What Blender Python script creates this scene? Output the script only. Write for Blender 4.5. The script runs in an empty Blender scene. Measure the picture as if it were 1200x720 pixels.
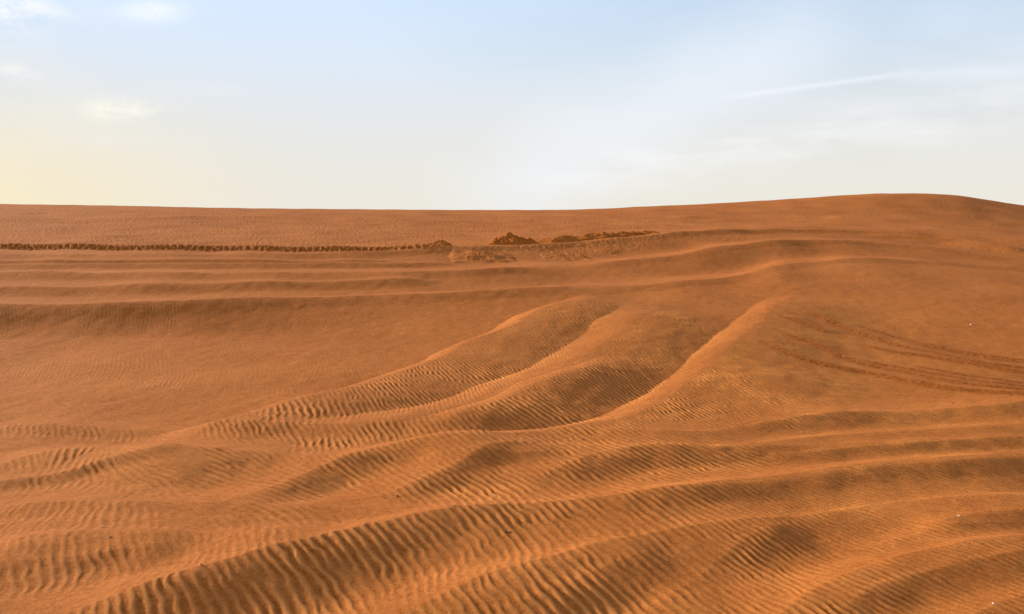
import bpy, bmesh, math, random
import numpy as np

rng = np.random.default_rng(7)
random.seed(7)
scene = bpy.context.scene
COL = scene.collection
R = math.radians

# ------------------------------------------------------------------ camera
EYE = 1.6
FPX = 1039.2            # focal length in photo pixels (1200 wide): 60 degrees across
PITCH = math.atan(110.0 / FPX)
CP, SP = math.cos(PITCH), math.sin(PITCH)
cam_data = bpy.data.cameras.new('camera')
cam = bpy.data.objects.new('camera', cam_data)
COL.objects.link(cam)
cam_data.sensor_width = 36.0
cam_data.lens = 36.0 * FPX / 1200.0
cam_data.clip_start = 0.1
cam_data.clip_end = 20000.0
cam.location = (0, 0, EYE)
cam.rotation_euler = (math.pi / 2 - PITCH, 0, 0)
scene.camera = cam


def ray(x, y):
    """pixel of the photograph -> (tangent of azimuth, rise per metre of depth)"""
    u = (np.asarray(x, float) - 600.0) / FPX
    v = (360.0 - np.asarray(y, float)) / FPX
    fw = CP + v * SP
    return u / fw, (-SP + v * CP) / fw


# ------------------------------------------------------------------ noise
def spectral_noise(n, beta, lo=0.0, seed=0, aniso=1.0):
    g = np.random.default_rng(seed)
    f = np.fft.rfft2(g.standard_normal((n, n)).astype(np.float32))
    ky = np.fft.fftfreq(n)[:, None] * n
    kx = np.fft.rfftfreq(n)[None, :] * n
    k = np.sqrt(kx * kx + (ky * aniso) ** 2)
    k[0, 0] = 1
    a = k ** (-beta)
    a[k < lo] = 0
    a[0, 0] = 0
    o = np.fft.irfft2(f * a, s=(n, n)).astype(np.float32)
    return (o / o.std()).astype(np.float32)


def sample(tex, u, v):
    """bilinear, periodic; u, v in tex units (1 = one repeat)"""
    n = tex.shape[0]
    u = np.asarray(u) * n
    v = np.asarray(v) * n
    i = np.floor(u).astype(np.int64)
    j = np.floor(v).astype(np.int64)
    fu = (u - i).astype(np.float32)
    fv = (v - j).astype(np.float32)
    i0 = i % n; i1 = (i + 1) % n; j0 = j % n; j1 = (j + 1) % n
    return ((tex[j0, i0] * (1 - fu) + tex[j0, i1] * fu) * (1 - fv)
            + (tex[j1, i0] * (1 - fu) + tex[j1, i1] * fu) * fv)


def sstep(a, b, x):
    t = np.clip((x - a) / (b - a), 0, 1)
    return t * t * (3 - 2 * t)


NA = spectral_noise(1024, 3.2, 3, 1)
NB = spectral_noise(1024, 2.8, 6, 2)
NC = spectral_noise(1024, 1.2, 12, 3)
NCLUMP = spectral_noise(1024, 1.1, 10, 21)
NROUGH = spectral_noise(1024, 1.7, 14, 9)

# ------------------------------------------------------------------ large shapes: lines of the dunes, each (x, y, depth in metres)
LINES = [
    # foreground, nearly flat
    [(-100, 520, 6.16), (1300, 520, 6.16)],
    [(-100, 452, 8.05), (300, 447, 8.1), (700, 440, 8.3), (1300, 440, 8.3)],
    # foot / shoulder of the near dune face
    [(-100, 400, 10.24), (200, 396, 10.3), (450, 388, 10.45), (700, 378, 10.6), (900, 360, 11.6), (1000, 350, 12.3), (1300, 358, 12.0)],
    # crest of the near dune
    [(-100, 358, 11.35), (0, 357.5, 11.35), (130, 355.5, 11.4), (200, 353, 11.5), (300, 349.5, 11.75), (400, 347, 12.1), (540, 342, 12.45),
     (633, 337, 12.9), (690, 334, 13.2), (740, 334.5, 13.5), (800, 330, 14.0), (860, 324, 14.8), (890, 317, 15.4), (915, 308.5, 16.0),
     (955, 306.5, 16.6), (988, 302.3, 17.0), (1035, 303, 17.3), (1090, 306, 17.5), (1133, 309.5, 17.6), (1200, 314, 17.6), (1300, 322, 17.6)],
    None,   # hollow behind it
    # second crest
    [(-100, 320, 15.6), (0, 320, 15.6), (200, 319.5, 15.6), (400, 320, 15.7), (480, 319, 15.9), (540, 316.5, 16.2), (600, 313, 16.8), (633, 311, 17.2),
     (673, 311, 17.6), (733, 305, 18.3), (800, 298, 19.2), (833, 290.5, 19.8), (880, 284.5, 20.6), (927, 281, 21.4), (967, 281, 21.8), (1050, 286, 22.2), (1133, 296, 21.5),
     (1200, 305, 20.6), (1300, 312, 20.0)],
    None,
    # lip in front of the tyre track
    [(-100, 298, 19.5), (0, 298, 19.5), (200, 298, 19.5), (400, 297, 19.8), (500, 292, 20.8), (547, 288.5, 21.6), (577, 287, 22.1), (613, 287, 22.5),
     (667, 285, 23.0), (733, 278, 24.2), (800, 272, 25.5), (860, 268, 27.0), (900, 267, 28.0), (1000, 269, 28.5), (1100, 273, 28.0), (1200, 282, 26.5), (1300, 290, 25.5)],
    # the field behind the track
    [(-100, 285.5, 22.2), (0, 285.5, 22.2), (400, 288, 22.2), (520, 284.5, 23.4), (600, 279, 25.2), (775, 267.2, 29.0), (870, 263, 31), (1000, 257, 34),
     (1070, 258.5, 34), (1200, 272, 32), (1300, 280, 31)],
    # skyline
    [(-100, 238, 42), (0, 239.5, 42), (133, 241.3, 43), (267, 244, 44), (400, 245.3, 45), (560, 246.3, 45), (640, 246.3, 45), (700, 245, 45), (760, 242, 45),
     (800, 240.5, 45), (867, 237, 45), (933, 233, 45), (1000, 228.5, 45), (1040, 227, 45), (1080, 227, 45), (1120, 229.2, 45), (1160, 235, 45.5), (1200, 241, 46), (1300, 253, 48)],
]
TN = 1601
TT = np.linspace(-0.72, 0.72, TN)


def smooth_interp(t, tk, vk):
    m = np.zeros_like(vk)
    h = np.diff(tk); d = np.diff(vk) / h
    if len(vk) > 2:
        w = d[:-1] * d[1:] > 0
        m[1:-1] = np.where(w, 2 * d[:-1] * d[1:] / np.where(w, d[:-1] + d[1:], 1), 0)
    m[0], m[-1] = d[0], d[-1]
    t = np.clip(t, tk[0], tk[-1])
    k = np.clip(np.searchsorted(tk, t) - 1, 0, len(h) - 1)
    s = (t - tk[k]) / h[k]
    return ((1 + 2 * s) * (1 - s) ** 2 * vk[k] + s * (1 - s) ** 2 * h[k] * m[k]
            + s * s * (3 - 2 * s) * vk[k + 1] + s * s * (s - 1) * h[k] * m[k + 1])


KY, KZ = [], []
for L in LINES:
    if L is None:
        KY.append(None); KZ.append(None); continue
    a = np.array(L, float)
    t, e = ray(a[:, 0], a[:, 1])
    KY.append(smooth_interp(TT, t, a[:, 2]))
    KZ.append(smooth_interp(TT, t, EYE + e * a[:, 2]))
def calm_line(v):
    g = np.exp(-0.5 * (np.arange(-40, 41) / 11.0) ** 2); g /= g.sum()
    return np.convolve(np.pad(v, 40, mode='reflect', reflect_type='odd'), g, 'valid')


for k in (3, 5, 7, 8):
    KY[k] = calm_line(KY[k]); KZ[k] = calm_line(KZ[k])
for k in (4, 6):
    fr = 0.42
    KY[k] = KY[k - 1] * (1 - fr) + KY[k + 1] * fr
    dip = (0.15 - 0.10 * sstep(0.05, 0.25, TT)) if k == 4 else 0.05
    KZ[k] = np.minimum(KZ[k - 1], KZ[k + 1]) - dip
hz = KZ[-1]; hy = KY[-1]
KY += [hy + 10, hy + 45, hy + 140, hy * 0 + 900, hy * 0 + 9000]
KZ += [hz - 0.9, hz * 0 - 4.0, hz * 0 - 7.0, hz * 0 - 9.0, hz * 0 - 9.0]
KY = [hy * 0 - 60, hy * 0 + 0.0, hy * 0 + 4.0] + KY
KZ = [hz * 0 + 0.05, hz * 0, hz * 0] + KZ
KY = np.array(KY); KZ = np.array(KZ)
H = np.diff(KY, axis=0); D = np.diff(KZ, axis=0) / H
KM = np.zeros_like(KZ)
w = D[:-1] * D[1:] > 0
w1 = 2 * H[1:] + H[:-1]; w2 = H[1:] + 2 * H[:-1]
KM[1:-1] = np.where(w, (w1 + w2) / np.where(w, w1 / np.where(w, D[:-1], 1) + w2 / np.where(w, D[1:], 1), 1), 0)


def macro(x, y):
    x = np.asarray(x, float); y = np.asarray(y, float)
    t = x / np.maximum(np.abs(y - 0.8) + 0.8, 0.8) if False else x / np.maximum(y, 0.8)
    fi = np.clip((t - TT[0]) / (TT[1] - TT[0]), 0, TN - 1.001)
    i = fi.astype(np.int64); f = fi - i
    z = np.zeros_like(y)

    def at(A, k, m):
        return A[k][i[m]] * (1 - f[m]) + A[k][i[m] + 1] * f[m]
    ylo = None
    for k in range(len(KY) - 1):
        m0 = np.flatnonzero((y >= KY[k].min() - 1e-6) & (y <= KY[k + 1].max() + 1e-6))
        if len(m0) == 0:
            continue
        a = at(KY, k, m0); b = at(KY, k + 1, m0)
        q = (y[m0] >= a) & (y[m0] < b)
        m = m0[q]
        if len(m) == 0:
            continue
        a = a[q]; b = b[q]; h = b - a; s = (y[m] - a) / h
        z[m] = ((1 + 2 * s) * (1 - s) ** 2 * at(KZ, k, m) + s * (1 - s) ** 2 * h * at(KM, k, m)
                + s * s * (3 - 2 * s) * at(KZ, k + 1, m) + s * s * (s - 1) * h * at(KM, k + 1, m))
    return z


MARCH = np.concatenate([np.arange(2.2, 14, 0.02), np.arange(14, 60, 0.05)])


def ground_hit(px, py, lift=0.0, fn=None):
    """where the sight line of a photo pixel meets the dunes (raised by lift)"""
    t, e = ray(px, py)
    y = MARCH
    z = (fn or macro)(t * y, y) + lift
    below = np.flatnonzero(z >= EYE + e * y)
    j = below[0] if len(below) else len(y) - 1
    return float(t * y[j]), float(y[j])


# ------------------------------------------------------------------ ridges: crest lines with a gentle lit back and a rippled front
RIDGES = []


def ridge(pts, amp, wf, wb, rip=0.6, rw=1.1, round_=0.08, ends=(1, 1), lug=None, concave=0.0, amps=(1, 1), shade=0.0):
    RIDGES.append(dict(pts=pts, amp=amp, wf=wf, wb=wb, rip=rip, rw=rw, rnd=round_, ends=ends, lug=lug, con=concave, amps=amps, shade=shade))


# long ridges that run down from the crest of the near dune
ridge([(718, 337), (672, 347), (640, 361), (600, 380), (560, 398), (500, 424), (450, 443), (410, 455), (350, 472), (300, 485), (250, 495), (190, 504), (110, 508)], 0.125, 1.1, 0.36, 1.0, 1.1, 0.18, ends=(1.7, 1.5), concave=1)
ridge([(790, 348), (765, 357), (735, 383), (712, 406), (680, 425), (650, 440), (615, 455), (560, 472), (500, 488), (440, 499), (380, 508), (310, 515)], 0.125, 1.0, 0.50, 0.85, 1.1, 0.25, ends=(1.7, 1.5), concave=1)
ridge([(745, 420), (705, 438), (660, 454), (620, 474), (590, 486), (560, 495), (515, 509), (465, 518)], 0.06, 0.60, 0.24, 1.0, 1.1, 0.12, ends=(1.5, 1), concave=1)
ridge([(962, 318), (935, 338), (900, 362), (872, 393), (853, 412), (843, 426), (826, 443), (790, 466), (745, 486), (700, 501), (640, 512), (580, 518), (500, 523), (430, 527), (370, 529)], 0.12, 1.35, 0.36, 1.0, 1.1, 0.18, ends=(6.5, 1.2), concave=1)
if 0: ridge([(962, 428), (940, 445), (925, 466), (912, 490)], 0.016, 0.40, 0.25, 0.5, 1.2, 0.1)
if 0: ridge([(1030, 440), (1004, 455), (988, 474), (976, 492)], 0.016, 0.40, 0.25, 0.5, 1.2, 0.1)
# foreground banks, far to near: long low swells that rise to the right
ridge([(560, 514), (650, 517), (720, 517), (800, 519), (850, 511), (900, 500), (950, 490), (1025, 483), (1100, 481), (1160, 476), (1300, 464)], 0.050, 0.42, 0.55, 0.9, amps=(0.5, 0.6, 0.9, 1, 1))
ridge([(820, 538), (880, 530), (960, 517), (1050, 509), (1140, 502), (1300, 490)], 0.034, 0.32, 0.45, 0.7)
ridge([(-60, 497), (60, 500), (112, 502), (200, 504), (270, 509), (350, 511), (430, 513), (540, 512)], 0.026, 0.25, 0.35, 0.8)
ridge([(-60, 543), (0, 537), (40, 530), (75, 525), (150, 526), (225, 531), (300, 533), (360, 537), (420, 541), (500, 543)], 0.075, 0.70, 0.45, 1.0, 1.3, amps=(0.8, 1, 1, 0.7, 0.4))
ridge([(-60, 572), (0, 566), (60, 559), (110, 550), (170, 543), (240, 541)], 0.022, 0.2, 0.3, 0.7)
ridge([(230, 600), (285, 582), (320, 571), (349, 562), (397, 549), (440, 540), (480, 536), (531, 534), (580, 536), (640, 537)], 0.050, 0.38, 0.50, 0.95, amps=(0.7, 1, 1, 0.8, 0.5))
ridge([(420, 594), (470, 580), (500, 572), (531, 562), (561, 549), (595, 542), (640, 540), (700, 541)], 0.036, 0.32, 0.45, 0.9, amps=(0.7, 1, 1, 0.6))
ridge([(560, 592), (615, 575), (640, 566), (662, 557), (700, 546), (740, 538), (800, 534), (860, 534), (930, 531), (1010, 524), (1100, 516), (1250, 506)], 0.040, 0.42, 0.50, 0.95, amps=(0.7, 1, 1, 0.9, 0.8, 0.8))
ridge([(-60, 590), (60, 589), (140, 592), (230, 593), (330, 597), (420, 599), (520, 596)], 0.042, 0.28, 0.45, 0.8)
ridge([(-60, 636), (30, 629), (90, 625), (170, 626), (260, 629), (330, 633), (400, 632)], 0.060, 0.50, 0.55, 0.7)
ridge([(-40, 736), (20, 722), (75, 709), (150, 690), (210, 671), (262, 659), (311, 645), (356, 634), (400, 621), (475, 610), (524, 601), (569, 595), (630, 592), (700, 589),
       (740, 584), (800, 576), (856, 563), (900, 557), (950, 552), (1025, 545), (1100, 538), (1160, 532), (1300, 521)], 0.112, 0.66, 0.58, 1.1, 1.15, 0.05, amps=(1, 1, 1.05, 1, 0.8, 0.75, 0.78, 0.8, 0.8, 0.8))
ridge([(360, 742), (430, 722), (480, 706), (531, 689), (587, 671), (630, 661), (662, 653), (719, 638), (775, 629), (830, 622), (880, 615), (920, 607), (955, 599), (987, 593), (1044, 586), (1100, 583), (1175, 577), (1300, 567)],
      0.072, 0.60, 0.58, 0.9, 1.05, 0.05, amps=(1, 1, 1, 1, 0.8, 0.7, 0.7, 0.7))
ridge([(735, 727), (760, 712), (800, 688), (830, 672), (856, 654), (885, 639), (910, 629), (935, 622), (965, 618)], 0.030, 0.45, 0.42, 1.0, 1.1, ends=(1, 1.3), amps=(0.7, 0.9, 1, 1, 0.6))
ridge([(1060, 627), (1110, 619), (1137, 613), (1165, 608), (1194, 606), (1300, 603)], 0.035, 0.25, 0.42, 0.5)
ridge([(860, 750), (880, 735), (915, 712), (950, 692), (990, 678), (1025, 667), (1062, 656), (1092, 654), (1125, 646), (1170, 640), (1300, 624)], 0.060, 0.45, 0.45, 1.0, 1.1)
ridge([(1080, 755), (1120, 735), (1160, 716), (1200, 702), (1300, 676)], 0.045, 0.4, 0.4, 0.8)
ridge([(-60, 612), (40, 610), (140, 611), (260, 614), (360, 615), (440, 611)], 0.022, 0.25, 0.4, 0.7)
ridge([(-60, 668), (40, 660), (110, 655), (170, 650), (230, 648)], 0.03, 0.35, 0.45, 0.6)
ridge([(640, 607), (720, 603), (800, 596), (870, 588), (940, 577), (1020, 567), (1100, 560), (1180, 553), (1300, 545)], 0.020, 0.25, 0.4, 0.8)
ridge([(560, 735), (620, 712), (680, 690), (740, 668), (790, 655)], 0.022, 0.38, 0.45, 0.8)
ridge([(980, 655), (1040, 640), (1100, 630), (1170, 622), (1300, 612)], 0.022, 0.25, 0.4, 0.7)
ridge([(960, 735), (1010, 706), (1060, 690), (1120, 678), (1190, 664), (1300, 650)], 0.030, 0.32, 0.4, 0.8)
ridge([(480, 556), (540, 553), (600, 553), (660, 548)], 0.018, 0.22, 0.35, 0.7)
ridge([(860, 548), (940, 540), (1020, 530), (1100, 522), (1200, 514), (1300, 508)], 0.022, 0.25, 0.4, 0.7)
# low fold between the two left crests, far folds
ridge([(-100, 337), (0, 337), (200, 333), (333, 330), (430, 328), (520, 325)], 0.075, 0.45, 0.8, 0.1)
ridge([(-100, 311), (0, 310), (200, 309), (400, 308), (540, 306)], 0.09, 0.45, 0.7, 0.1)
ridge([(380, 254), (450, 256), (520, 259), (600, 262), (700, 264), (800, 263)], 0.06, 1.6, 1.5, 0.2)
ridge([(-50, 256), (100, 256), (260, 253), (400, 255)], 0.05, 1.6, 1.5, 0.2)
ridge([(780, 254), (850, 253), (950, 257), (1020, 263)], 0.06, 1.4, 1.4, 0.1)
ridge([(960, 253), (1000, 255), (1067, 258), (1130, 264), (1200, 273)], 0.06, 1.0, 1.2, 0.1)
ridge([(1090, 276), (1117, 278), (1160, 286), (1210, 294)], 0.08, 0.7, 1.0, 0.1)
ridge([(1010, 273), (1080, 277), (1140, 287), (1220, 298)], 0.06, 0.6, 0.8, 0.1)
# thin wind-sharpened rims along the crests
ridge([(-100, 358), (0, 357.5), (130, 355.5), (200, 353), (300, 349.5), (400, 347), (540, 342), (633, 337), (690, 334)], 0.05, 0.45, 0.5, 0.05, 1, 0.03)
ridge([(690, 334.5), (740, 334.5), (800, 330), (860, 324), (890, 317), (915, 308.5), (955, 306.5), (988, 302.5), (1035, 303), (1090, 306), (1133, 309.5), (1200, 314), (1300, 322)], 0.04, 0.45, 0.5, 0.05, 1, 0.03)
ridge([(-100, 320), (200, 319.5), (400, 320), (480, 319), (540, 316.5), (600, 313), (633, 311)], 0.055, 0.5, 0.6, 0.0, 1, 0.03)
ridge([(673, 311), (733, 305), (800, 298), (833, 290.5), (880, 284.5), (927, 281), (967, 281), (1050, 286), (1133, 296), (1200, 305), (1300, 312)], 0.04, 0.5, 0.6, 0.0, 1, 0.03)
ridge([(-100, 298), (200, 298), (400, 297), (500, 292), (547, 288.5), (577, 287), (613, 287), (667, 285), (733, 278), (800, 272), (860, 268), (900, 267), (1000, 269), (1100, 273), (1200, 282), (1300, 290)], 0.06, 0.6, 0.6, 0.0, 1, 0.03)
# wall of the rut with the tread printed into it
ridge([(-120, 286), (0, 286), (200, 287), (400, 288.5), (490, 288), (530, 286)], 0.105, 0.36, 1.4, 0.0, 1, 0.02, lug=(0.125, 0.19), shade=0.38)
ridge([(-120, 305), (0, 305), (250, 304), (400, 306), (480, 304)], 0.05, 0.22, 0.5, 0.0)
# old wheel grooves on the right
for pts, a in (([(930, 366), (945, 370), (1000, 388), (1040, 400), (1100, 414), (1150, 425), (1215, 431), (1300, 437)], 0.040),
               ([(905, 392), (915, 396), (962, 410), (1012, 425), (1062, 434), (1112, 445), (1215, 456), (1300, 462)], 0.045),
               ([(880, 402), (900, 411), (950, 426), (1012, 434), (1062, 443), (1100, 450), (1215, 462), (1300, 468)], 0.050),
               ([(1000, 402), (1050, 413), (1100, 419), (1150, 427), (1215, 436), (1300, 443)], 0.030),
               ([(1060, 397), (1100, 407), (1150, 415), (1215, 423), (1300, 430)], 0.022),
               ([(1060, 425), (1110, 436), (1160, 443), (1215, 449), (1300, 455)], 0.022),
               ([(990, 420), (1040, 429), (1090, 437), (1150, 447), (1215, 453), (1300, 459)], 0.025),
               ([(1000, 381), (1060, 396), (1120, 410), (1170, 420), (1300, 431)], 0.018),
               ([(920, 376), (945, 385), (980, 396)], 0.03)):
    ridge(pts, a * 0.5, 0.11, 0.36, 0.0, 1, 0.05, shade=0.75)  # each groove gets a painted dark line in place of shade


def spline(p, n):
    p = np.array(p, float)
    s = np.concatenate([[0], np.cumsum(np.hypot(*np.diff(p, axis=0).T))])
    u = np.linspace(0, s[-1], n)
    return np.stack([smooth_interp(u, s, p[:, 0]), smooth_interp(u, s, p[:, 1])], 1)


for r in RIDGES:
    if r['pts'][-1][0] < r['pts'][0][0]:
        r['pts'] = r['pts'][::-1]; r['ends'] = r['ends'][::-1]
    q = spline(r['pts'], 90)
    w = np.array([ground_hit(a, b, r['amp']) for a, b in q])
    k = np.exp(-0.5 * (np.arange(-12, 13) / 4.5) ** 2); k /= k.sum()
    for c in range(2):                                   # calm the marching steps
        w[:, c] = np.convolve(np.pad(w[:, c], 12, mode='reflect', reflect_type='odd'), k, 'valid')
    r['w'] = np.concatenate([w[:-1:2], w[-1:]])
    ln = np.concatenate([[0], np.cumsum(np.hypot(*np.diff(r['w'], axis=0).T))])
    r['s'] = ln
    tl = min(0.22 * ln[-1], 0.8)
    a = sstep(0, tl * r['ends'][0], ln) * sstep(0, tl * r['ends'][1], ln[-1] - ln)
    amp_var = np.interp(ln / ln[-1], np.linspace(0, 1, len(r['amps'])), r['amps']) * (1 + 0.05 * np.sin(ln / (0.12 * ln[-1] + 0.3) + len(r['pts'])))
    if r['w'][:, 1].mean() < 7 and r['rip'] > 0.3:
        r['wf'] *= 0.78; r['rw'] *= 1.2
    r['a'] = r['amp'] * a * amp_var * (1.15 if r['w'][:, 1].mean() < 7 else 1.0)


def ridges(x, y):
    """summed height of the ridges and the ripple weight"""
    h = np.zeros_like(x); rip = np.zeros_like(x); keep = np.ones_like(x); shade = np.zeros_like(x)
    wob = 0.022 * sample(NA, x / 5.0, y / 5.0) + 0.004 * sample(NB, x / 1.7, y / 1.7)
    for r in RIDGES:
        mrg = max(r['wf'], r['wb']) * max(1.0, r['rw']) * 1.15 + 0.15
        w = r['w']
        m = np.flatnonzero((x > w[:, 0].min() - mrg) & (x < w[:, 0].max() + mrg) & (y > w[:, 1].min() - mrg) & (y < w[:, 1].max() + mrg))
        if len(m) == 0:
            continue
        X = x[m].astype(np.float32); Y = y[m].astype(np.float32)
        W = np.zeros(len(m), np.float32); F = np.zeros_like(W); S = np.zeros_like(W)
        tg = np.gradient(w, axis=0); tg /= np.hypot(tg[:, 0], tg[:, 1])[:, None]
        if w[-1, 0] < w[0, 0]:
            tg = -tg                                     # always left to right: the viewer's side is on the right hand
        rc = np.float32(mrg + 0.3)
        gap = float(np.hypot(*np.diff(w, axis=0).T).mean())
        for i in range(len(w)):
            px_, py_ = np.float32(w[i])
            near = np.flatnonzero((np.abs(X - px_) < rc) & (np.abs(Y - py_) < rc))
            if len(near) == 0:
                continue
            ex = X[near] - px_; ey = Y[near] - py_
            d2 = ex * ex + ey * ey
            k = np.maximum(1 - d2 / (rc * rc), 0) ** 2 / (d2 + np.float32(0.35 * gap * gap + 1e-4)) ** 3
            W[near] += k
            al = ex * np.float32(tg[i, 0]) + ey * np.float32(tg[i, 1])
            F[near] += k * (ex * np.float32(tg[i, 1]) - ey * np.float32(tg[i, 0]))
            S[near] += k * (np.float32(r['s'][i]) + al)
        ok = W > 0
        W[~ok] = 1
        front = np.where(ok, F / W, 50.0); ss = S / W; aa = np.interp(ss, r['s'], r['a']) * ok
        front = front + wob[m] * min(1.0, r['wf'] * 1.2)
        if r['lug']:
            lam, k = r['lug']
            ph = 2 * np.pi * (ss / lam) + 2.2 * sample(NA, X / 6, Y / 6)
            k = k * np.clip(0.7 + 0.6 * sample(NA, X / 3.1, Y / 3.1 + 0.3), 0.1, 1.6)
            front = front + 0.10 * k * np.sign(np.sin(ph)) * np.abs(np.sin(ph)) ** 0.5 * (front > -0.12) * (front < 0.42) + 0.06 * sample(NROUGH, X / 2.5, Y / 2.5)
        fr = np.sqrt(np.maximum(front, 0) ** 2 + (r['rnd'] * r['wf']) ** 2) - r['rnd'] * r['wf']
        cf = np.clip(fr / r['wf'], 0, 1)
        cb = np.clip(-front / r['wb'], 0, 1)
        pf = 1 - cf * cf * (3 - 2 * cf) * 0.6 - 0.4 * cf * (2 - cf)
        pb = (1 - cb) ** 2 * (1 + 0.6 * cb) if not r['con'] else 1 - cb ** 1.6 * (1.25 - 0.25 * cb)
        h[m] += aa * np.where(front > 0, pf, pb)
        e = aa / r['amp']
        c = front / (r['wf'] * r['rw'])
        rm = r['rip'] * np.clip(1.25 * e, 0, 1.1) * sstep(-0.06, 0.08, c) * (1 - sstep(0.75, 1.15, c))
        rip[m] = np.maximum(rip[m], rm)
        if r['shade']:  # painted shade: dark strip along the grooves and the rut wall
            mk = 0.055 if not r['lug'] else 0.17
            shade[m] = np.maximum(shade[m], r['shade'] * np.clip(1.4 * e, 0, 1) * np.exp(-((front - mk) / mk) ** 2))
        if r['rip'] > 0.3:
            cc = -front / r['wb']
            keep[m] *= 1 - 0.9 * np.clip(1.6 * np.abs(e), 0, 1) * sstep(-0.05, 0.12, cc) * (1 - sstep(0.55, 0.95, cc))
    return h, rip, keep, shade


# ------------------------------------------------------------------ wind ripples: grown from noise by repeated oriented filtering
def grow_ripples(N, size, x0, y0, lams, angs, iters, wl, wa, seed):
    g = np.random.default_rng(seed)
    u = g.standard_normal((N, N)).astype(np.float32)
    ky = np.fft.fftfreq(N, size / N)[:, None].astype(np.float32)
    kx = np.fft.rfftfreq(N, size / N)[None, :].astype(np.float32)
    filt = []
    for lam in lams:
        for a in angs:
            ca, sa = math.cos(R(a)), math.sin(R(a))
            al = (kx * ca + ky * sa) * lam
            ac = (-kx * sa + ky * ca) * lam
            F = np.exp(-((al - 1) / 0.16) ** 2 - (ac / 0.10) ** 2) + np.exp(-((al + 1) / 0.16) ** 2 - (ac / 0.10) ** 2)
            filt.append(F.astype(np.float32))
    W = [wl[i] * wa[j] for i in range(len(lams)) for j in range(len(angs))]
    for it in range(iters):
        f = np.fft.rfft2(u)
        o = np.zeros((N, N), np.float32)
        for F, w in zip(filt, W):
            o += w * np.fft.irfft2(f * F, s=(N, N)).astype(np.float32)
        o /= o.std() + 1e-9
        u = np.tanh(1.6 * o) if it < iters - 1 else o
    return u


RS, RN, RX0, RY0 = 14.0, 1800, -7.0, 1.5
gx = (np.arange(RN) / RN * RS + RX0)[None, :].astype(np.float32)
gy = (np.arange(RN) / RN * RS + RY0)[:, None].astype(np.float32)
jit = spectral_noise(RN, 1.7, 3, 5)
tt = gx / np.maximum(gy, 2.0)
left_mess = (1 - sstep(-0.35, -0.15, tt)) * (1 - sstep(6.8, 7.6, gy)) * sstep(4.2, 4.7, gy)
alpha = 20 + 17 * sstep(0.05, 0.5, tt) + (5.0 + 24.0 * left_mess) * jit
ANGS = [-4, 6, 14, 22, 30, 38, 46, 54]
wa = [np.exp(-((alpha - a) / 4.5) ** 2) + 1e-5 for a in ANGS]
tot = sum(wa); wa = [(q / tot).astype(np.float32) for q in wa]
lamf = 0.088 - 0.030 * sstep(0.0, 0.5, tt) - 0.026 * sstep(5.2, 8.0, gy) + 0.02 * left_mess + 0.004 * jit
LAMS = [0.041, 0.052]
q = sstep(0.25, 0.75, (lamf - 0.055) / 0.03).astype(np.float32)
RIP = grow_ripples(RN, RS, RX0, RY0, LAMS, ANGS, 8, [1 - q, q], wa, 11)
LAMMAP = (0.041 + 0.011 * q).astype(np.float32)
# far field ripples
FS, FN = 24.0, 768
gx2 = (np.arange(FN) / FN * FS)[None, :].astype(np.float32) + np.zeros((FN, 1), np.float32)
FRIP = grow_ripples(FN, FS, 0, 0, [0.15], [0, 16, 32], 5, [1.0],
                    [np.float32(0.33) + 0 * gx2] * 3, 12)


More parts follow.
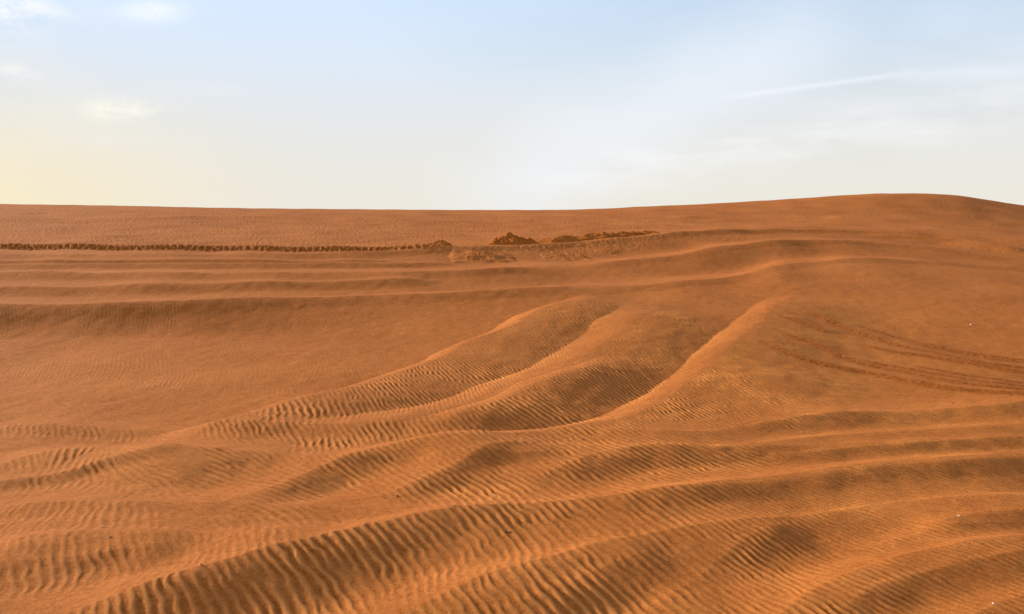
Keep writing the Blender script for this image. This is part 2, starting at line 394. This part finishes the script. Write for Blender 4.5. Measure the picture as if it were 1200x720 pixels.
def height(x, y, detail=True):
    z = macro(x, y)
    h, rip, keep, shade = ridges(x, y)
    near = 1 - sstep(30, 60, y)
    z = z + h
    calm = near * sstep(0.5, 2, y)
    z = z + calm * (0.007 * sample(NA, x / 6.0 + 0.3, y / 6.0) + 0.0012 * sample(NB, x / 2.0, y / 2.4))
    if not detail:
        return z
    # ripples: strong on the fronts, faint in patches elsewhere
    patch = sstep(-0.2, 1.6, sample(NA, x / 9.0 + 0.5, y / 9.0 + 0.2))
    t = x / np.maximum(y, 0.8)
    rt = sstep(-0.05, 0.18, t)
    base = (0.02 + 0.10 * patch * (1 - sstep(7.5, 10, y)) + (0.05 + 0.10 * patch + 0.12 * (1 - sstep(-0.15, 0.0, t))) * sstep(7, 8.5, y) * (1 - sstep(11, 13, y)) + 0.24 * rt * (1 - sstep(7.5, 10.5, y))
            + 1.15 * sstep(0.10, 0.18, t) * (1 - sstep(0.34, 0.46, t)) * sstep(6.3, 6.8, y) * (1 - sstep(8.8, 10.2, y)))
    lump = np.clip(0.9 + 0.22 * sample(NA, x / 3.1, y / 3.1), 0.25, 1.5)
    wgt = np.maximum(rip * lump * (0.45 + 0.55 * keep), base * lump * 0.8 * keep)
    nearf = (1 - sstep(11.0, 15.3, y)) * sstep(1.2, 2.0, y) * (1 - sstep(6.2, 6.9, np.abs(x)))
    dx = 1.1 * h + 0.005 * sample(NB, x / 1.3, y / 1.3)
    uu = (x + dx - RX0) / RS; vv = (y - RY0) / RS
    u = sample(RIP, uu, vv)
    lam = sample(LAMMAP, uu, vv)
    prof = 1.25 * (np.exp(0.55 * np.tanh(u * 0.85)) - 1.07) * (0.82 + 0.3 * sstep(-0.1, 0.2, t)) * np.clip(1 + 0.25 * sample(NB, x / 1.9, y / 1.9), 0.5, 1.4)
    rp = wgt * nearf * np.sqrt(lam * 0.055) * 0.122 * prof
    z = z + rp
    # far ripples
    ff = sstep(13, 17, y) * (1 - sstep(38, 46, y))
    fr = sample(FRIP, (x + 0.10 * sample(NB, x / 9, y / 14) + 0.03 * sample(NC, x / 9, y / 14)) / FS, y / FS)
    fm = 0.04 + 0.55 * sstep(20.5, 22, y) * (1 - 0.6 * sstep(0.0, 0.35, t))
    z = z + ff * fm * 0.0075 * fr
    # churned, wheel-spun sand
    ch = np.zeros_like(x)
    for (cx, cy, sx, sy, amp) in CHURN:
        ch = np.maximum(ch, amp * np.exp(-((x - cx) / sx) ** 2 - ((y - cy) / sy) ** 2))
    z = z + ch * (0.006 * sample(NROUGH, x / 3.0, y / 3.0) + 0.003 * sample(NC, x / 1.1, y / 1.1))
    coarse = np.clip(wgt, 0, 1.2) * nearf * 1.35 * np.clip(0.30 + 0.5 * u, 0, 1) + 0.10 * np.clip(lump - 0.8, 0, 1)
    return z, coarse, np.clip(shade * (0.8 + 0.35 * sample(NC, x / 1.2, y / 1.2)), 0, 1)


CHURN = []
for px, py, sx, sy, amp in ((515, 290, 1.0, 0.6, 0.9), (565, 300, 0.7, 1.2, 0.9), (605, 282, 1.0, 0.7, 0.9), (655, 298, 0.7, 1.0, 0.8), (720, 292, 0.6, 0.9, 0.6), (690, 280, 1.6, 0.8, 0.8)):
    cx, cy = ground_hit(px, py)
    CHURN.append((cx, cy, sx, sy, amp))

# ------------------------------------------------------------------ ground sheet
tc = np.arange(0, 0.665, 0.001)
grow = 0.665 + np.cumsum(0.0013 * 1.06 ** np.arange(1, 100))
grow = grow[grow < 9]
tp = np.concatenate([tc, grow, [9.0]])
tcols = np.concatenate([-tp[:0:-1], tp])


def rows():
    out = list(np.arange(0.8, 2.4, 0.02))
    y = 2.4
    while y < 9000:
        out.append(y)
        k = 0.0021 if y < 3 else 0.0017 if y < 8.5 else 0.0021 if y < 13 else 0.0026 if y < 23 else 0.0045 if y < 52 else 0.04
        y += k * y
    out.append(9000.0)
    back = -np.cumsum(0.05 * 1.12 ** np.arange(1, 45))
    back = 0.8 + back
    return np.concatenate([back[::-1], np.array(out)])


yr = rows()
NT, NY = len(tcols), len(yr)
wid = np.where(yr >= 0.8, yr, 0.8 + (0.8 - yr))
X = (tcols[None, :] * wid[:, None])
Y = np.repeat(yr[:, None], NT, 1)
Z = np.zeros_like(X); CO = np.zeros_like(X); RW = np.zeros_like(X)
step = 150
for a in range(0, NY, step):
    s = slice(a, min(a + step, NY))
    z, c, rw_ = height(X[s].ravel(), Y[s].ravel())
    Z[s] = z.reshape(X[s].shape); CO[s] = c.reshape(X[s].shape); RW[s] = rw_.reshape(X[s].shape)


def grid_mesh(name, X, Y, Z):
    ny, nx = X.shape
    me = bpy.data.meshes.new(name)
    me.vertices.add(ny * nx)
    me.vertices.foreach_set('co', np.stack([X, Y, Z], -1).astype(np.float32).ravel())
    i = np.arange(ny * nx, dtype=np.int32).reshape(ny, nx)
    f = np.stack([i[:-1, :-1], i[:-1, 1:], i[1:, 1:], i[1:, :-1]], -1).reshape(-1, 4)
    me.loops.add(f.size)
    me.loops.foreach_set('vertex_index', f.ravel())
    me.polygons.add(len(f))
    me.polygons.foreach_set('loop_start', np.arange(0, f.size, 4, dtype=np.int32))
    me.polygons.foreach_set('use_smooth', np.ones(len(f), bool))
    me.update(calc_edges=True)
    return me


# ------------------------------------------------------------------ materials
def new_mat(name):
    m = bpy.data.materials.new(name)
    m.use_nodes = True
    nt = m.node_tree
    nt.nodes.clear()
    return m, nt


def sand_material(name, dark, mid, pale, bump=0.5, churn=False):
    m, nt = new_mat(name)
    N = nt.nodes; L = nt.links
    out = N.new('ShaderNodeOutputMaterial')
    b = N.new('ShaderNodeBsdfPrincipled')
    b.inputs['Roughness'].default_value = 0.95
    b.inputs['Specular IOR Level'].default_value = 0.08
    L.new(b.outputs[0], out.inputs[0])
    tc = N.new('ShaderNodeTexCoord')

    def noise(scale, detail, rough=0.6):
        n = N.new('ShaderNodeTexNoise')
        n.inputs['Scale'].default_value = scale
        n.inputs['Detail'].default_value = detail
        n.inputs['Roughness'].default_value = rough
        L.new(tc.outputs['Object'], n.inputs['Vector'])
        return n
    big = noise(0.45, 5)
    fine = noise(70.0, 5, 0.8)
    grain = noise(260.0, 3, 0.8)
    mott = noise(22.0, 6, 0.75)
    mix1 = N.new('ShaderNodeMix'); mix1.data_type = 'RGBA'
    mix1.inputs[6].default_value = (*dark, 1); mix1.inputs[7].default_value = (*mid, 1)
    add = N.new('ShaderNodeMath'); add.operation = 'ADD'
    L.new(big.outputs[0], add.inputs[0])
    s = N.new('ShaderNodeMath'); s.operation = 'MULTIPLY_ADD'
    s.inputs[1].default_value = 4.6; s.inputs[2].default_value = -2.3
    fm = N.new('ShaderNodeMix'); fm.data_type = 'FLOAT'; fm.inputs[0].default_value = 0.4
    L.new(fine.outputs[0], fm.inputs[2]); L.new(mott.outputs[0], fm.inputs[3])
    L.new(fm.outputs[0], s.inputs[0]); L.new(s.outputs[0], add.inputs[1])
    L.new(add.outputs[0], mix1.inputs[0])
    mix2 = N.new('ShaderNodeMix'); mix2.data_type = 'RGBA'
    mix2.inputs[7].default_value = (*pale, 1)
    L.new(mix1.outputs[2], mix2.inputs[6])
    at = N.new('ShaderNodeAttribute'); at.attribute_name = 'coarse'
    g2 = N.new('ShaderNodeMath'); g2.operation = 'MULTIPLY_ADD'
    g2.inputs[1].default_value = 1.6; g2.inputs[2].default_value = -0.10
    L.new(grain.outputs[0], g2.inputs[0])
    g3 = N.new('ShaderNodeMath'); g3.operation = 'MULTIPLY'; g3.use_clamp = True
    L.new(at.outputs['Fac'], g3.inputs[0]); L.new(g2.outputs[0], g3.inputs[1])
    L.new(g3.outputs[0], mix2.inputs[0])
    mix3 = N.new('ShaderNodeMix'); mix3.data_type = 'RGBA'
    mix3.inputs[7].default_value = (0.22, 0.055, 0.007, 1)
    a2 = N.new('ShaderNodeAttribute'); a2.attribute_name = 'track_shade'  # shade of grooves and rut wall, painted into the sand colour
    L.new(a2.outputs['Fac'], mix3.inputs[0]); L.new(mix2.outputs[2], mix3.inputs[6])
    L.new(mix3.outputs[2], b.inputs['Base Color'])
    hs = N.new('ShaderNodeMath'); hs.operation = 'MULTIPLY_ADD'; hs.inputs[1].default_value = 0.25
    L.new(grain.outputs[0], hs.inputs[0]); L.new(fine.outputs[0], hs.inputs[2])
    bp = N.new('ShaderNodeBump'); bp.inputs['Strength'].default_value = bump; bp.inputs['Distance'].default_value = 0.012 if not churn else 0.02
    L.new(hs.outputs[0], bp.inputs['Height']); L.new(bp.outputs[0], b.inputs['Normal'])
    return m


SAND = sand_material('orange_sand', (0.30, 0.084, 0.0125), (0.565, 0.200, 0.050), (0.60, 0.235, 0.066), 0.6)
HEAP_SHADED = sand_material('churned_sand', (0.29, 0.078, 0.010), (0.55, 0.176, 0.029), (0.45, 0.2, 0.07), 0.8, True)  # heap sand tinted darker to stand for faces turned from the sun

me = grid_mesh('sand_dunes', X, Y, Z)
a = me.attributes.new('track_shade', 'FLOAT', 'POINT'); a.data.foreach_set('value', RW.astype(np.float32).ravel())
a = me.attributes.new('coarse', 'FLOAT', 'POINT'); a.data.foreach_set('value', CO.astype(np.float32).ravel())
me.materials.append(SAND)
ground = bpy.data.objects.new('sand_dunes', me)
COL.objects.link(ground)
ground['kind'] = 'structure'


# ------------------------------------------------------------------ heaps and banks thrown up by spinning wheels
def tag(o, label, cat, group=None):
    o['label'] = label; o['category'] = cat
    if group:
        o['group'] = group


def zat(x, y):
    return height(np.atleast_1d(np.asarray(x, float)), np.atleast_1d(np.asarray(y, float)), False)


def heap(name, label, px, py, length, width, tall, rot, peaks, seed, cat, rough=1.0, nx=110, ny=64, mat=None, group='sand thrown up by wheels beside the track'):
    """a ridge-shaped pile along its own x axis; peaks: (place 0..1, relative height, spread)"""
    cx, cy = ground_hit(px, py)
    u = np.linspace(-0.5, 0.5, nx)[None, :] + np.zeros((ny, 1))
    v = np.linspace(-0.5, 0.5, ny)[:, None] + np.zeros((1, nx))
    lx = u * length; ly = v * width
    wx = cx + lx * math.cos(rot) - ly * math.sin(rot)
    wy = cy + lx * math.sin(rot) + ly * math.cos(rot)
    gz = zat(wx.ravel(), wy.ravel()).reshape(wx.shape)
    off = seed * 0.137
    hh = np.zeros_like(u)
    for p, a, sp in peaks:
        du = np.abs(u + 0.5 - p + 0.03 * sample(NA, wx / 2 + off, wy / 2)) / sp
        dv = np.abs(v + 0.05 * sample(NA, wx / 2 + off, wy / 2 + 0.4)) / 0.5
        q2 = np.sqrt(du ** 2 + dv ** 2 + 0.004)
        hh = np.maximum(hh, a * (np.clip(1 - q2, -0.3, 1) if cat != 'sand slide' else np.exp(-2.6 * q2 * q2)))
    edge = sstep(0, 0.12, 0.5 - np.abs(u)) * sstep(0, 0.15, 0.5 - np.abs(v))
    rg = (0.10 * sample(NROUGH, wx / 2.2 + off, wy / 2.2) + 0.02 * sample(NC, wx / 0.9 + off, wy / 0.9))
    z = gz + tall * hh + rough * tall * rg * 0.33 * sstep(-0.1, 0.25, hh) - (0.06 if cat != 'sand slide' else 0.03) * (1 - edge) - (0.02 if cat != 'sand slide' else 0.012)
    if cat == 'sand slide':
        z = z + 0.007 * hh * sample(NCLUMP, wx / 0.9 + 0.4 * wy + off, wy / 3.2)
    gz0 = float(zat(cx, cy)[0])
    m = grid_mesh(name, wx - cx, wy - cy, z - gz0)
    m.materials.append(mat or HEAP_SHADED)
    o = bpy.data.objects.new(name, m)
    o.location = (cx, cy, gz0)
    COL.objects.link(o)
    tag(o, label, cat, group)
    return o


heap('sand_heap', 'small dark pointed heap of churned sand at the end of the treaded wheel rut', 514, 289, 0.75, 0.9, 0.19, 0.1, [(0.6, 1, 0.5), (0.25, 0.5, 0.3)], 1, 'sand heap')
heap('sand_heap', 'tallest dark heap of churned sand with a peaked top beside the long low bank', 602, 286, 1.35, 1.1, 0.33, 0.1, [(0.42, 1, 0.5), (0.75, 0.55, 0.3), (0.18, 0.5, 0.25)], 2, 'sand heap')
heap('sand_bank', 'long low dark bank of thrown up sand running towards the high dune', 704, 279, 4.6, 1.2, 0.20, 0.65, [(0.06, 0.7, 0.2), (0.2, 1, 0.25), (0.36, 0.9, 0.2), (0.5, 0.95, 0.2), (0.68, 0.8, 0.25), (0.85, 0.55, 0.2)], 3, 'sand bank', 0.8, 200, 60)
heap('sand_slide', 'broad fan of slumped sand spilling down the lip just below the pointed heap', 566, 303, 1.7, 2.2, 0.12, 0.05, [(0.45, 1, 0.6)], 4, 'sand slide', 0.12, mat=SAND)
heap('sand_slide', 'loose clumpy sand slide above the second crest beneath the long low bank', 662, 302, 1.3, 1.6, 0.065, 0.1, [(0.4, 1, 0.5), (0.72, 0.9, 0.35)], 5, 'sand slide', 0.12, mat=SAND)
heap('sand_slide', 'faint small sand slide on the slope nearest the smooth high dune', 712, 296, 0.8, 1.4, 0.045, 0.1, [(0.5, 1, 0.6)], 6, 'sand slide', 0.12, mat=SAND)


# ------------------------------------------------------------------ pebbles, shell chips and twigs lying on the sand
def plain(name, col, rough=0.7):
    m, nt = new_mat(name)
    out = nt.nodes.new('ShaderNodeOutputMaterial'); b = nt.nodes.new('ShaderNodeBsdfPrincipled')
    n = nt.nodes.new('ShaderNodeTexNoise'); n.inputs['Scale'].default_value = 90; n.inputs['Detail'].default_value = 4
    c = nt.nodes.new('ShaderNodeTexCoord'); nt.links.new(c.outputs['Object'], n.inputs['Vector'])
    mx = nt.nodes.new('ShaderNodeMix'); mx.data_type = 'RGBA'
    mx.inputs[6].default_value = (*[q * 0.7 for q in col], 1); mx.inputs[7].default_value = (*col, 1)
    nt.links.new(n.outputs[0], mx.inputs[0]); nt.links.new(mx.outputs[2], b.inputs['Base Color'])
    b.inputs['Roughness'].default_value = rough
    nt.links.new(b.outputs[0], out.inputs[0])
    return m


WHITE = plain('pale_stone', (0.75, 0.68, 0.58))
DARK = plain('dark_stone', (0.05, 0.04, 0.035))
WOOD = plain('dry_twig', (0.06, 0.04, 0.025))


def full_z(x, y):
    return float(height(np.array([x]), np.array([y]))[0][0])


def pebble(label, px, py, size, mat, seed, name='pebble', cat='pebble', flat=0.6):
    x, y = ground_hit(px, py, 0.0, lambda a, b: height(a, b)[0])
    z = full_z(x, y)
    bm = bmesh.new()
    size *= 0.8
    bmesh.ops.create_icosphere(bm, subdivisions=3, radius=size / 2)
    g = random.Random(seed)
    ph = [g.uniform(0, 6.28) for _ in range(6)]
    for v in bm.verts:
        c = v.co.normalized()
        k = 1 + 0.16 * math.sin(3 * c.x + ph[0]) + 0.13 * math.sin(4 * c.y + ph[1]) + 0.1 * math.sin(5 * c.z + ph[2]) + 0.06 * math.sin(9 * c.x + ph[3]) * math.sin(8 * c.y + ph[4])
        v.co = c * size / 2 * k
        v.co.y *= 0.75; v.co.z *= flat
    me = bpy.data.meshes.new(name); bm.to_mesh(me); bm.free()
    for p in me.polygons:
        p.use_smooth = True
    me.materials.append(mat)
    o = bpy.data.objects.new(name, me)
    o.location = (x, y, z + size * 0.5 * flat * 0.55)
    o.rotation_euler = (0, 0, g.uniform(0, 3))
    COL.objects.link(o)
    tag(o, label, cat)
    return o


def twig(label, px, py, length, rad, seed, upright=0.0):
    x, y = ground_hit(px, py, 0.0, lambda a, b: height(a, b)[0])
    z = full_z(x, y)
    g = random.Random(seed)
    bm = bmesh.new()

    def limb(p0, d, ln, r0):
        prev = None
        n = 7
        for i in range(n):
            s = i / (n - 1)
            c = (p0[0] + d[0] * ln * s + 0.06 * ln * math.sin(5 * s + seed), p0[1] + d[1] * ln * s, p0[2] + d[2] * ln * s + 0.05 * ln * math.sin(4 * s + seed))
            r = r0 * (1 - 0.65 * s)
            ring = [bm.verts.new((c[0] + r * math.cos(a) * abs(d[2]) + 0 * r, c[1] + r * math.cos(a), c[2] + r * math.sin(a))) for a in [k * math.pi / 3 for k in range(6)]]
            if prev:
                for k in range(6):
                    bm.faces.new((prev[k], prev[(k + 1) % 6], ring[(k + 1) % 6], ring[k]))
            else:
                bm.faces.new(ring[::-1])
            prev = ring
        bm.faces.new(prev)
    limb((-length / 2, 0, rad), (1, g.uniform(-.2, .2), upright), length, rad)
    limb((0.0, 0, rad * 1.2), (0.7, 0.4, 0.35 + upright), length * 0.4, rad * 0.7)
    me = bpy.data.meshes.new('twig'); bm.to_mesh(me); bm.free()
    me.materials.append(WOOD)
    o = bpy.data.objects.new('twig', me)
    o.location = (x, y, z + rad * 0.4)
    o.rotation_euler = (0, 0, g.uniform(-.3, .3))
    COL.objects.link(o)
    tag(o, label, 'twig')


pebble('white pebble alone on the smooth upper slope above the wheel grooves', 1138, 381, 0.032, WHITE, 1)
pebble('small whitish shell chip lying just above the short dark crest on the near right', 1124, 605, 0.018, WHITE, 2, 'shell_chip', 'shell chip', 0.35)
pebble('pale shell chip half sunk in sand at the bottom right corner', 1164, 708, 0.016, WHITE, 6, 'shell_chip', 'shell chip', 0.35)
pebble('tiny pale pebble on the dark slope below the left crest', 199, 393, 0.022, WHITE, 3)
pebble('dark pebble on the crest of the big rippled bank', 236, 664, 0.013, DARK, 4)
pebble('dark pebble on the flat sand between two rippled banks', 466, 583, 0.016, DARK, 5)
pebble('dark pebble under the foot of the curving lit ridge', 684, 516, 0.018, DARK, 7)
pebble('dark pebble below the wheel grooves on the right', 1117, 473, 0.018, DARK, 8)
pebble('dark pebble among the comma shaped ripples on the left', 129, 631, 0.014, DARK, 9)
twig('thin dark twig lying across the ripples near the top of the big bank', 597, 625, 0.036, 0.0024, 3)
twig('short thin twig on pale flat sand above the big rippled bank', 533, 594, 0.03, 0.0022, 5)

# ------------------------------------------------------------------ light
SUN_AZ, SUN_EL = R(-59), R(16.5)        # azimuth from straight ahead (+Y), negative to the left
sdir = (math.sin(SUN_AZ) * math.cos(SUN_EL), math.cos(SUN_AZ) * math.cos(SUN_EL), math.sin(SUN_EL))
sl = bpy.data.lights.new('sun', 'SUN')
sl.energy = 5.0
sl.angle = R(5.0)
sl.color = (1.0, 0.86, 0.68)
so = bpy.data.objects.new('sun', sl)
COL.objects.link(so)
from mathutils import Vector
so.rotation_euler = Vector((-sdir[0], -sdir[1], -sdir[2])).to_track_quat('-Z', 'Y').to_euler()

# ------------------------------------------------------------------ sky
world = bpy.data.worlds.new('World')
scene.world = world
world.use_nodes = True
nt = world.node_tree
nt.nodes.clear()
N, L = nt.nodes, nt.links
wo = N.new('ShaderNodeOutputWorld'); bg = N.new('ShaderNodeBackground')
L.new(bg.outputs[0], wo.inputs[0])
SKY_K = 0.10
bg.inputs['Strength'].default_value = SKY_K
sky = N.new('ShaderNodeTexSky')
sky.sky_type = 'NISHITA'
sky.sun_disc = False
sky.sun_elevation = SUN_EL
sky.sun_rotation = SUN_AZ
sky.air_density = 1.0; sky.dust_density = 1.5; sky.ozone_density = 1.0
tcw = N.new('ShaderNodeTexCoord')
DIR = tcw.outputs['Generated']


def val(v):
    return v


def mth(op, a, b=None, c=None, clamp=False):
    n = N.new('ShaderNodeMath'); n.operation = op; n.use_clamp = clamp
    for i, q in enumerate((a, b, c)):
        if q is None:
            continue
        if isinstance(q, (int, float)):
            n.inputs[i].default_value = q
        else:
            L.new(q, n.inputs[i])
    return n.outputs[0]


def dot(v):
    n = N.new('ShaderNodeVectorMath'); n.operation = 'DOT_PRODUCT'
    L.new(DIR, n.inputs[0]); n.inputs[1].default_value = v
    return n.outputs['Value']


def ramp(x, a, b):
    n = N.new('ShaderNodeMapRange'); n.interpolation_type = 'SMOOTHSTEP'
    L.new(x, n.inputs[0])
    n.inputs[1].default_value = a; n.inputs[2].default_value = b
    return n.outputs[0]


def wnoise(scale, detail=6, rough=0.6, stretch=(1, 1, 1), rot=(0, 0, 0), dist=0.0):
    mp = N.new('ShaderNodeMapping'); mp.inputs['Scale'].default_value = stretch; mp.inputs['Rotation'].default_value = rot
    L.new(DIR, mp.inputs[0])
    n = N.new('ShaderNodeTexNoise'); n.inputs['Scale'].default_value = scale; n.inputs['Detail'].default_value = detail
    n.inputs['Roughness'].default_value = rough; n.inputs['Distortion'].default_value = dist
    L.new(mp.outputs[0], n.inputs['Vector'])
    return n.outputs[0]


def mixc(f, a, b):
    n = N.new('ShaderNodeMix'); n.data_type = 'RGBA'; n.clamp_factor = True
    for s, q in ((0, f), (6, a), (7, b)):
        if isinstance(q, (int, float)):
            n.inputs[s].default_value = q
        elif isinstance(q, tuple):
            n.inputs[s].default_value = (*[c / SKY_K for c in q], 1)
        else:
            L.new(q, n.inputs[s])
    return n.outputs[2]


def direction(px, py):
    t, e = ray(px, py)
    return Vector((float(t), 1.0, float(e))).normalized()


up = dot((0, 0, 1))
side = dot((1, 0, 0))
# thin high veil: thick near the horizon, thinner overhead
veil = mth('MULTIPLY_ADD', wnoise(2.2, 6, 0.55, (1, 1, 3.2), (0, 0.25, 0.3), 0.4), 0.9, -0.28)
thick = mth('SUBTRACT', 1.0, ramp(up, 0.0, 0.42))
toward = ramp(dot((math.sin(SUN_AZ), math.cos(SUN_AZ), 0)), 0.66, 0.97)
hazy = ramp(dot(sdir), 0.55, 0.93)
fac = mth('ADD', mth('ADD', mth('MULTIPLY_ADD', thick, 0.62, 0.33), mth('MULTIPLY', veil, 0.7)), mth('MULTIPLY', hazy, 0.75), clamp=True)
veilcol_hi = (0.472, 0.581, 0.728)
veilcol_lo = (0.590, 0.568, 0.512)
vc = mixc(ramp(up, 0.0, 0.27), veilcol_lo, veilcol_hi)
warm = mth('MULTIPLY', toward, mth('SUBTRACT', 1.0, ramp(up, 0.0, 0.17)))
vc = mixc(warm, vc, (0.680, 0.586, 0.387))
vc = mixc(ramp(up, 0.30, 0.55), vc, (0.30, 0.295, 0.29))      # unseen overcast above the view, added to warm the ambient light
c = mixc(mth('ADD', fac, mth('MULTIPLY', ramp(up, 0.28, 0.5), 0.45), clamp=True), sky.outputs[0], vc)


def band(p, q, width, a0, a1, feather, warp=0.0):
    """soft streak on the sky along the great circle through two directions"""
    d0, d1 = direction(*p), direction(*q)
    nrm = d0.cross(d1).normalized()
    mid = (d0 + d1).normalized()
    tan = nrm.cross(mid).normalized()
    off = dot(tuple(nrm))
    if warp:
        off = mth('ADD', off, mth('MULTIPLY_ADD', wnoise(7, 4), warp, -warp / 2))
    prof = mth('SUBTRACT', 1.0, ramp(mth('ABSOLUTE', off), 0.0, width))
    half = math.acos(max(-1, min(1, d0.dot(d1)))) / 2
    al = mth('ABSOLUTE', dot(tuple(tan)))
    ends = mth('SUBTRACT', 1.0, ramp(al, math.sin(half) * (1 - feather), math.sin(half) * (1 + feather)))
    return mth('MULTIPLY', prof, ends)


def blob(px, py, sx, sy, nscale=14.0, lo=0.42, hi=0.62):
    d = direction(px, py)
    rt = Vector((1, 0, 0)) - d * d.x; rt.normalize()
    u2 = rt.cross(d).normalized()
    a = mth('DIVIDE', dot(tuple(rt)), sx); b = mth('DIVIDE', mth('SUBTRACT', dot(tuple(u2)), 0.0), sy)
    r2 = mth('ADD', mth('MULTIPLY', a, a), mth('MULTIPLY', b, b))
    g = mth('POWER', 2.718, mth('MULTIPLY', r2, -1.0))
    fwd = ramp(dot(tuple(d)), 0.5, 0.8)
    n = ramp(wnoise(nscale, 7, 0.65, (1, 1, 2.0)), lo, hi)
    return mth('MULTIPLY', mth('MULTIPLY', g, fwd), n)


streaks = wnoise(9, 6, 0.6, (1, 1, 5), (0, 0.18, 0))
b1 = band((640, 218), (1230, 112), 0.045, 0, 1, 0.35, 0.05)
c = mixc(mth('MULTIPLY', b1, mth('MULTIPLY', ramp(streaks, 0.3, 0.7), 0.55)), c, (0.680, 0.685, 0.685))
b2 = band((560, 230), (960, 40), 0.09, 0, 1, 0.4, 0.08)
c = mixc(mth('MULTIPLY', b2, 0.5), c, (0.624, 0.661, 0.709))
b3 = band((862, 113), (1052, 88), 0.005, 0, 1, 0.25, 0.008)
c = mixc(mth('MULTIPLY', b3, 0.3), c, (0.718, 0.737, 0.765))
b4 = band((1050, 89), (1200, 84), 0.012, 0, 1, 0.3, 0.012)
c = mixc(mth('MULTIPLY', b4, 0.25), c, (0.680, 0.709, 0.756))
for (px, py, sx, sy, k, colr) in ((142, 128, 0.030, 0.010, 0.75, (0.98, 0.92, 0.78)), (178, 13, 0.03, 0.010, 0.5, (0.95, 0.95, 0.95)), (8, 14, 0.05, 0.018, 0.6, (0.99, 0.95, 0.88)),
                                  (20, 86, 0.02, 0.008, 0.5, (0.98, 0.93, 0.85)),
                                  (228, 104, 0.05, 0.010, 0.5, (0.72, 0.74, 0.76)), (135, 163, 0.05, 0.008, 0.55, (0.74, 0.72, 0.68)), (10, 110, 0.07, 0.05, 0.35, (0.78, 0.74, 0.68))):
    c = mixc(mth('MULTIPLY', blob(px, py, sx, sy, 16, 0.35, 0.6), k), c, tuple(0.84 * q for q in colr))
L.new(c, bg.inputs['Color'])

# ------------------------------------------------------------------ look
scene.view_settings.view_transform = 'Standard'
scene.view_settings.look = 'None'
scene.view_settings.gamma = 1.0
scene.view_settings.exposure = 0.52
scene.view_settings.use_curve_mapping = False
